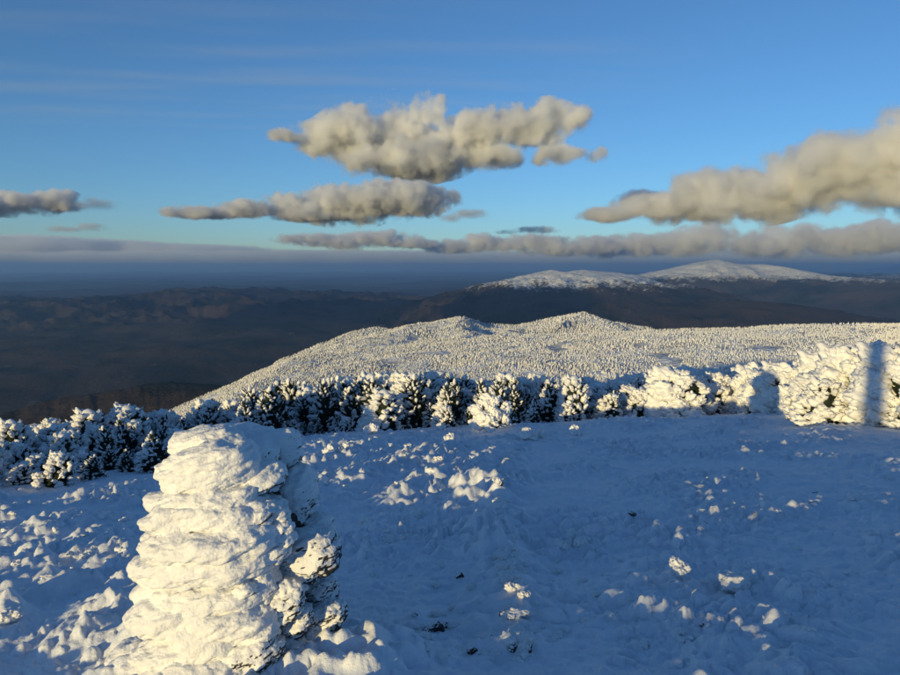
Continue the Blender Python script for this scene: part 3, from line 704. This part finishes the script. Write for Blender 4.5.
        W = rime_shape(v, hx, hy, hz, pos, rad(tl), wind, gran)
        o = link('stone', mesh_np('stone', W, f, (M['rime'] if px < 236 else M['rstone'], M['rlee'], M['rock'])[bare]), root, pos)
    for k in range(90):                                                  # thin rime plates grown over the stones
        py = g.uniform(452, 672); c, hw = edges(py); u = g.uniform(-0.78, 0.45); w = g.uniform(20, 52); h = w * g.uniform(0.22, 0.38)
        kk = D / FPX; hx, hz = w * kk / 2, h * kk / 2; hy = hx * 0.6; px = CX + 0; x = c[0] + u * hw
        pos = np.array([x, c[1] - math.sqrt(1 - u * u) * hw * 0.85 + hy * 0.35 + 0.02, c[2]])
        v, f = ico(4); W = rime_shape(v, hx, hy, hz, pos, rad(g.uniform(-8, 16)), 0.6 if u < -0.3 else 0.25, max(0, u) * 0.8)
        link('rime_plate', mesh_np('rime_plate', W, f, M['rime']), root, pos)
    sid = 0
    for ri, py in enumerate(np.arange(450, 705, 22)):                     # the far side, course by course
        c, hw = edges(py); ns = max(6, int(math.pi * hw / 0.26))
        for k in range(ns):
            t = math.pi * (k + 0.5 + g.uniform(-0.2, 0.2)) / ns - 0.15; v, f = ico(3); sid += 1
            pos = c + np.array([math.cos(t) * hw * 0.5 - 0.05, math.sin(t) * hw * 0.7, g.uniform(-0.02, 0.02)])
            W = rime_shape(v, g.uniform(0.11, 0.15), g.uniform(0.12, 0.16), g.uniform(0.07, 0.09), pos, g.uniform(-0.15, 0.15), 0, 0.3)
            link('stone', mesh_np('stone', W, f, M['rback']), root, pos)
cairn()

# unseen stone stack added in the photographer's stead, to stripe the hedge with shadow
def shadow_standin(q, s, h, w, seed, label):
    x, y = q * SQ + s * SD; z = float(ground_plane(np.array([x]), np.array([y]))[0])
    root = link('rime_cairn', None, None, (x, y, z)); tag(root, label, 'cairn'); g = np.random.default_rng(seed)
    n = int(h / 0.16)
    for k in range(n):
        for j in range(3):
            v, f = ico(3); t = 2.1 * j + k; ww = w * (1 - 0.35 * k / n)
            v = v * (1 + 0.2 * fbm3(v * 2 + k + j * 3, 2, seed)[:, None]) * np.array([ww * 0.62, ww * 0.62, 0.13])
            link('stone', mesh_np('stone', v, f, M['rstone']), root, (math.cos(t) * ww * 0.4, math.sin(t) * ww * 0.4, 0.08 + k * 0.16))
shadow_standin(-0.2, -9, 2.9, 0.24, 4, 'unseen slim stone stack added in place of the photographer to cast a shadow on the hedge')

# ------------------------------------------------------------------ clouds
def cloud_material(name, dens, balls, nscale, erode, tint, lo, hi):
    """vapour whose density swells inside the cloud's puffs and frays with noise"""
    k = NT(name); k.t.nodes.remove(k.b); P = k.n('TexCoord').outputs['Object']; f = None
    for c, r in balls:
        sub = k.n('VectorMath', operation='SUBTRACT'); k.l(P, sub.inputs[0]); sub.inputs[1].default_value = c
        dv = k.n('VectorMath', operation='MULTIPLY'); k.l(sub.outputs[0], dv.inputs[0]); dv.inputs[1].default_value = [1.0 / q for q in r]
        dt = k.n('VectorMath', operation='DOT_PRODUCT'); k.l(dv.outputs[0], dt.inputs[0]); k.l(dv.outputs[0], dt.inputs[1])
        b = k.math('MAXIMUM', k.math('SUBTRACT', 1.0, dt.outputs['Value']), 0.0)
        f = b if f is None else k.math('MAXIMUM', f, b)
    n = k.noise(P, nscale, 8, 0.66); n2 = k.noise(P, nscale * 0.37, 3, 0.5)
    f = k.math('ADD', f, k.math('MULTIPLY', k.math('SUBTRACT', n, 0.52), erode)); f = k.math('ADD', f, k.math('MULTIPLY', k.math('SUBTRACT', n2, 0.5), erode * 0.8))
    d = k.math('MULTIPLY', k.math('POWER', k.ramp(f, lo, hi), 1.4), dens)
    v = k.n('VolumePrincipled'); v.inputs['Color'].default_value = tint; v.inputs['Anisotropy'].default_value = 0.25
    k.l(d, v.inputs['Density']); k.l(v.outputs[0], k.o.inputs['Volume']); k.m.cycles.volume_step_rate = 0.4; return k.m
CM, CMF, CMT = 12.0, 7.0, 2.6          # optical thickness of a cloud 30 px deep
def cloud(puffs, dist, label, seed, thick, depth=0.8, vox=None, amp=3.1, tint=(0.98, 0.988, 1.0, 1), lo=0.22, hi=1.15):
    """puffs = (px, py, width px, height px)"""
    g = np.random.default_rng(seed); parts = []; balls = []; px0 = sum(p[0] for p in puffs) / len(puffs); py0 = sum(p[1] for p in puffs) / len(puffs)
    C = at_dist(px0, py0, dist); sc = dist / FPX; az = math.atan2(C[0], C[1]); v, f = ico(3)
    for (px, py, w, h) in puffs:
        r = np.array([w * sc / 2, w * sc / 2 * depth, h * sc / 2]) * 1.5
        c = np.array([(px - px0) * sc, g.uniform(-0.25, 0.25) * w * sc * depth, -(py - py0) * sc])
        b = c + np.array([g.uniform(-0.4, 0.4), g.uniform(-0.4, 0.4), g.uniform(0.1, 0.4)]) * r; rb = r * g.uniform(0.45, 0.7) * np.array([1, 1, 1.3])
        balls.append((b, rb)); parts.append((v * rb * 1.03 + b, f))
        balls.append((c, r)); parts.append((v * r * 1.03 + c, f))
    V, F = join(parts); me = mesh_np('cloud', V, F)
    tmp = bpy.data.objects.new('tmp', me); col.objects.link(tmp)
    md = tmp.modifiers.new('r', 'REMESH'); md.mode = 'VOXEL'; md.voxel_size = (vox or max(1.5, min(p[3] for p in puffs) / 3)) * sc
    dg = bpy.context.evaluated_depsgraph_get(); m2 = bpy.data.meshes.new_from_object(tmp.evaluated_get(dg)); bpy.data.objects.remove(tmp); bpy.data.meshes.remove(me)
    hm = sum(p[3] for p in puffs) / len(puffs)
    m2.materials.clear(); m2.materials.append(cloud_material('cloud_vapour', thick / (30 * sc), balls, 1.0 / (max(7, hm * 0.6) * sc), amp, tint, lo, hi))
    o = link('cloud', m2, None, C, (0, 0, -az)); tag(o, label, 'cloud'); return o
cloud([(296, 138, 40, 12), (328, 139, 60, 26), (365, 135, 70, 42), (405, 128, 64, 54), (425, 122, 40, 40), (440, 134, 50, 36), (478, 136, 64, 40), (510, 126, 50, 38), (545, 124, 50, 36), (570, 124, 34, 26), (400, 158, 110, 34), (485, 156, 60, 22), (555, 156, 44, 16), (592, 157, 22, 14)], 15500, 'large broken cumulus cloud with grey ragged base hanging over the valley', 3, CM)
cloud([(215, 213, 70, 10), (255, 211, 60, 14), (300, 207, 60, 20), (345, 203, 90, 32), (395, 198, 90, 30), (430, 195, 60, 18), (320, 215, 90, 10)], 12500, 'long flat based grey cloud hanging under the large cumulus', 5, CM)
cloud([(640, 205, 60, 14), (680, 198, 70, 28), (725, 190, 80, 40), (770, 183, 80, 48), (815, 175, 80, 56), (855, 172, 70, 60), (895, 165, 80, 74), (950, 160, 110, 90), (880, 190, 80, 30)], 18500, 'thick wedge shaped cumulus cloud over the snowy range, brighter at its top', 7, CM)
cloud([(10, 203, 50, 16), (38, 200, 40, 18), (-30, 205, 60, 18)], 11000, 'small grey cloud puff over the hazy valley, larger of a pair', 9, CM)
cloud([(82, 205, 24, 8), (98, 204, 26, 10)], 11000, 'thin wispy grey cloud beside the small cloud puff', 11, CMT, amp=1.6)
cloud([(70, 229, 30, 5), (86, 228, 26, 6)], 14000, 'tiny flat dark cloud scrap low over the valley', 13, CMT)
cloud([(468, 214, 34, 10), (450, 218, 24, 8)], 11000, 'small faint cloud scrap beneath the tail of the large cumulus', 15, CMT, amp=1.6)
cloud([(535, 230, 44, 6), (505, 232, 20, 4)], 16000, 'thin flat cloud strip above the far cloud bank', 17, CMT)
cloud([(300, 240, 40, 9), (340, 241, 70, 14), (380, 239, 60, 14), (410, 243, 50, 10)], 46000, 'flat grey cumulus row above the far hills beneath the long flat cloud', 19, CMF)
cloud([(455, 246, 60, 12), (490, 244, 60, 14), (525, 243, 60, 14), (545, 244, 30, 12), (585, 246, 60, 14), (565, 249, 80, 12)], 47000, 'row of flat cream topped clouds over the far hills before the snowy peaks', 21, CMF)
cloud([(620, 244, 60, 18), (660, 243, 70, 18), (700, 243, 70, 20), (728, 238, 50, 26), (770, 243, 80, 22), (795, 239, 36, 20), (830, 243, 80, 22), (880, 241, 80, 24), (940, 240, 90, 26), (1020, 240, 120, 26)], 48000, 'long bank of grey cumulus behind the snowy peaks', 23, CMF)
cloud([(x, 262, 420, 15) for x in range(-200, 1101, 140)] + [(-200, 252, 260, 20), (-60, 250, 220, 22), (50, 249, 150, 18), (130, 252, 130, 16), (205, 254, 130, 14), (290, 257, 110, 10), (620, 257, 160, 9), (760, 256, 160, 11), (900, 255, 180, 12), (1020, 254, 200, 14)], 160000, 'smooth dim cloud layer lying along the horizon', 25, 2.2, amp=0.8, tint=(0.9, 0.95, 1.0, 1), lo=0.02, hi=0.7, vox=5.0)

def shade_cloud(x, y, z, rx, ry, rz, seed, label):
    v, f = ico(4); v = v * (1 + 0.28 * fbm3(v * 1.8 + seed, 3, seed)[:, None]) * np.array([rx, ry, rz])
    k = NT('shade_cloud_vapour'); k.t.nodes.remove(k.b); vp = k.n('VolumePrincipled'); vp.inputs['Color'].default_value = (0.97, 0.98, 1, 1); vp.inputs['Density'].default_value = 0.004
    k.l(vp.outputs[0], k.o.inputs['Volume'])
    tag(link('cloud', mesh_np('cloud', v, f, k.m), None, (x, y, z), (0, 0, -rad(SUN_AZ))), label, 'cloud')
for i, (q, t, z, rx, ry) in enumerate([(-8800, 22500, 1500, 1500, 2000), (-5200, 21000, 1500, 1300, 2000)]):
    p = q * SQ - SD * (t - 12000)                                  # unseen, added west of the summit only to shade the valley
    shade_cloud(p[0], p[1], z, rx, ry, 420, i, 'unseen broad flat cloud added to shade the valley, %s' % ('wider of a pair', 'narrower of a pair')[i])
def cirrus():
    bm = bmesh.new(); bmesh.ops.create_cube(bm, size=1.0); me = bpy.data.meshes.new('cirrus_veil'); bm.to_mesh(me); bm.free()
    o = link('cirrus_veil', me, None, (-9000, 36000, 9200), (0, 0, rad(6)), (46000, 30000, 260)); tag(o, 'thin high streaks of cirrus fading into the blue sky', 'cloud', kind='stuff')
    k = NT('cirrus'); k.t.nodes.remove(k.b); mp = k.n('Mapping'); k.l(k.n('TexCoord').outputs['Object'], mp.inputs[0]); mp.inputs['Scale'].default_value = (1.2, 5.0, 0.0); mp.inputs['Rotation'].default_value = (0, 0, 0.12)
    n = k.noise(mp.outputs[0], 2.2, 6, 0.55); sp = k.n('SeparateXYZ'); k.l(k.n('TexCoord').outputs['Object'], sp.inputs[0])
    ex = k.math('SUBTRACT', 1.0, k.ramp(k.math('ABSOLUTE', sp.outputs[0]), 0.15, 0.5)); ey = k.math('SUBTRACT', 1.0, k.ramp(k.math('ABSOLUTE', sp.outputs[1]), 0.15, 0.5))
    d = k.math('MULTIPLY', k.math('MULTIPLY', k.ramp(n, 0.42, 0.75), 2.6e-4), k.math('MULTIPLY', ex, ey))
    v = k.n('VolumePrincipled'); v.inputs['Color'].default_value = (0.97, 0.98, 1, 1); k.l(d, v.inputs['Density']); k.l(v.outputs[0], k.o.inputs['Volume']); me.materials.append(k.m)
cirrus()

# ------------------------------------------------------------------ haze
def haze(density=2.2e-5):
    bm = bmesh.new(); bmesh.ops.create_cube(bm, size=1.0)
    me = bpy.data.meshes.new('haze'); bm.to_mesh(me); bm.free()
    z0, z1 = -1420.0, 300.0
    o = link('haze', me, None, (0, 0, (z0 + z1) / 2), (0, 0, 0), (237000, 237000, z1 - z0))
    k = NT('air_haze'); k.t.nodes.remove(k.b); v = k.n('VolumePrincipled')
    v.inputs['Color'].default_value = (0.42, 0.68, 1.0, 1); v.inputs['Density'].default_value = density; v.inputs['Anisotropy'].default_value = 0.42
    k.l(v.outputs[0], k.o.inputs['Volume']); me.materials.append(k.m)
    tag(o, 'thin blue haze filling the valley air', 'haze', kind='stuff')
haze()
